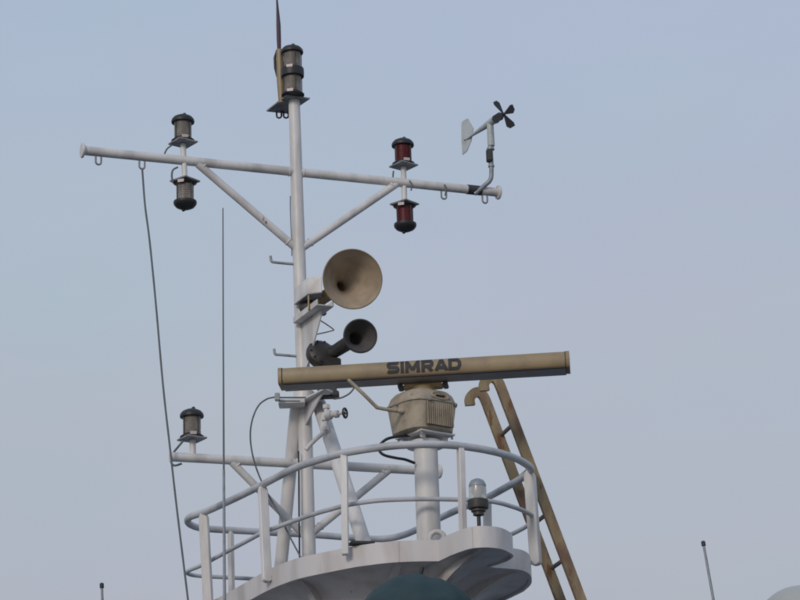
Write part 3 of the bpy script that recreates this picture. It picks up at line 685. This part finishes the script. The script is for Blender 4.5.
bm = NB(); lathe(bm, [(.072, .345), (.068, .368), (.052, .394), (.026, .407), (.001, .41)], o_, seg=28, cap=False); part('cap', bm, galv, be)

# ---------------------------------------------------------------- ladder
YLd = 21.62
A0 = PY(486.5, 403, YLd); A1 = PY(516.5, 483, YLd); dA = (A1 - A0).normalized()
r1 = PY(501.5, 435, YLd); r2 = PZ(516.5, 421, r1.z); WL = r2 - r1
lad = thing('hooked_ladder', 'weathered brown ladder with hooked stile tops leaning outside the right railing', 'ladder', A0 + dA * ((A0.z - ROOF) / -dA.z))
def stile(off):
    pts = [PY(x, y, YLd) + off for x, y in [(470.2, 405.5), (469.5, 400), (471.2, 395.8), (475, 392.8), (479.5, 392.5), (483.5, 396.5)]] + [A0 + off]
    c = catmull(pts, 5); n0 = Vector((0, 1, 0))
    foot = A0 + dA * ((A0.z - ROOF) / -dA.z) + off; c += [c[-1].lerp(foot, k / 6) for k in range(1, 7)]
    bm = NB(); rows = []; hw, ht = .043, .022
    wdir = WL.normalized()
    for i, p in enumerate(c):
        d = (c[min(i + 1, len(c) - 1)] - c[max(i - 1, 0)]).normalized(); s_ = d.cross(wdir).normalized()
        rows.append([bm.verts.new(p + s_ * hw * a + wdir * ht * b) for a, b in ((-1, -1), (1, -1), (1, 1), (-1, 1))])
    for P_, Q_ in zip(rows, rows[1:]):
        for k in range(4): bm.faces.new((P_[k], P_[(k + 1) % 4], Q_[(k + 1) % 4], Q_[k]))
    bm.faces.new(rows[0][::-1]); bm.faces.new(rows[-1])
    es = [e for e in bm.edges if len(e.link_faces) == 2 and e.calc_face_angle(0) > .8]
    bmesh.ops.bevel(bm, geom=es, offset=.005, segments=1, affect='EDGES', clamp_overlap=True)
    part('stile', bm, ladderm, lad)
stile(Vector((0, 0, 0))); stile(WL)
for k in range(9):
    y = 435 + 44 * k
    if k < 4: p = PY(501.5 + (y - 435) * .3715, y, YLd)
    step = (PY(501.5 + 44 * .3715, 479, YLd) - PY(501.5, 435, YLd)).length
    p = r1 + dA * step * k
    if p.z < ROOF + .1: break
    bm = NB(); tube(bm, [p, p + WL], .019, 12); part('rung', bm, ladderd, lad)

# ---------------------------------------------------------------- covered searchlight
YS = 19.35
st = PY(417, 577, YS); sr = .425
sl_ = thing('covered_searchlight', 'dark teal canvas cover over a round searchlight below the platform', 'searchlight', (st.x, YS, ROOF))
bm = NB(); bmesh.ops.create_uvsphere(bm, u_segments=72, v_segments=40, radius=1)
cz = st.z - .36
for v in bm.verts:
    d = v.co.copy(); az = math.atan2(d.y, d.x)
    r = 1 + .022 * abs(math.sin(az * 5 + 2.2 * d.z + .8 * noise.noise(d * 2))) * (1 - .7 * abs(d.z)) + .035 * noise.noise(d * 2.6) + .012 * noise.noise(d * 9)
    x, y, z = d.x * .455 * r, d.y * .40 * r, (d.z * .37 * r)
    if d.z > 0: z = (d.z ** .82) * .37 * r; z -= .035 * max(0, d.x) + .018 * math.exp(-((d.x - .22) / .09) ** 2)
    else: x *= 1 - .12 * abs(d.z); y *= 1 - .12 * abs(d.z); z = d.z * .30
    v.co = Vector((st.x + .0, YS, cz)) + Vector((x, y, z))
cv = part('cover', bm, teal, sl_, sharp=180)
bm = NB(); tube(bm, [Vector((st.x + .462 * math.cos(a), YS + .405 * math.sin(a), cz - .06 + .01 * math.sin(3 * a))) for a in [2 * math.pi * k / 48 for k in range(48)]], .009, 8, closed=True); part('draw_cord', bm, cablem, cv)
bm = NB(); lathe(bm, [(.16, 0), (.16, .03), (.06, .05), (.05, cz - .3 - ROOF + .12)], (st.x, YS, ROOF + .003), seg=28); part('stand', bm, white, sl_)
bm = NB(); tube(bm, [PY(419, 580, YS + .02), PY(422.5, 567, YS + .02)], .017, 10); part('rod', bm, rubber, sl_)

# ---------------------------------------------------------------- satellite dome
DY = 22.0; dc_ = PY(803, 635, DY); dr_ = 49.5 / F * (dc_ - CAM).dot(FW)
sd = thing('satellite_dome', 'pale grey round satellite dome in the lower right corner', 'radome', (dc_.x, dc_.y, ROOF))
bm = NB(); prof2 = [(dr_ * math.cos(R(a)), dr_ * math.sin(R(a))) for a in range(-20, 90, 5)] + [(.001, dr_)]
lathe(bm, prof2, dc_, seg=56); part('radome', bm, domem, sd, sharp=60)
bm = NB(); lathe(bm, [(dr_ * .7, -dr_ * .62), (dr_ * .93, -dr_ * .36), (dr_ * .95, -dr_ * .345)], dc_, seg=56); part('tray', bm, domem, sd)
bm = NB(); lathe(bm, [(.14, 0), (.14, .02), (.07, .03), (.07, max(.05, dc_.z - dr_ * .6 - ROOF))], (dc_.x, dc_.y, ROOF + .003), seg=28); part('stand', bm, white, sd)
for o in bpy.data.objects:
    if '_w' in o: del o['_w']
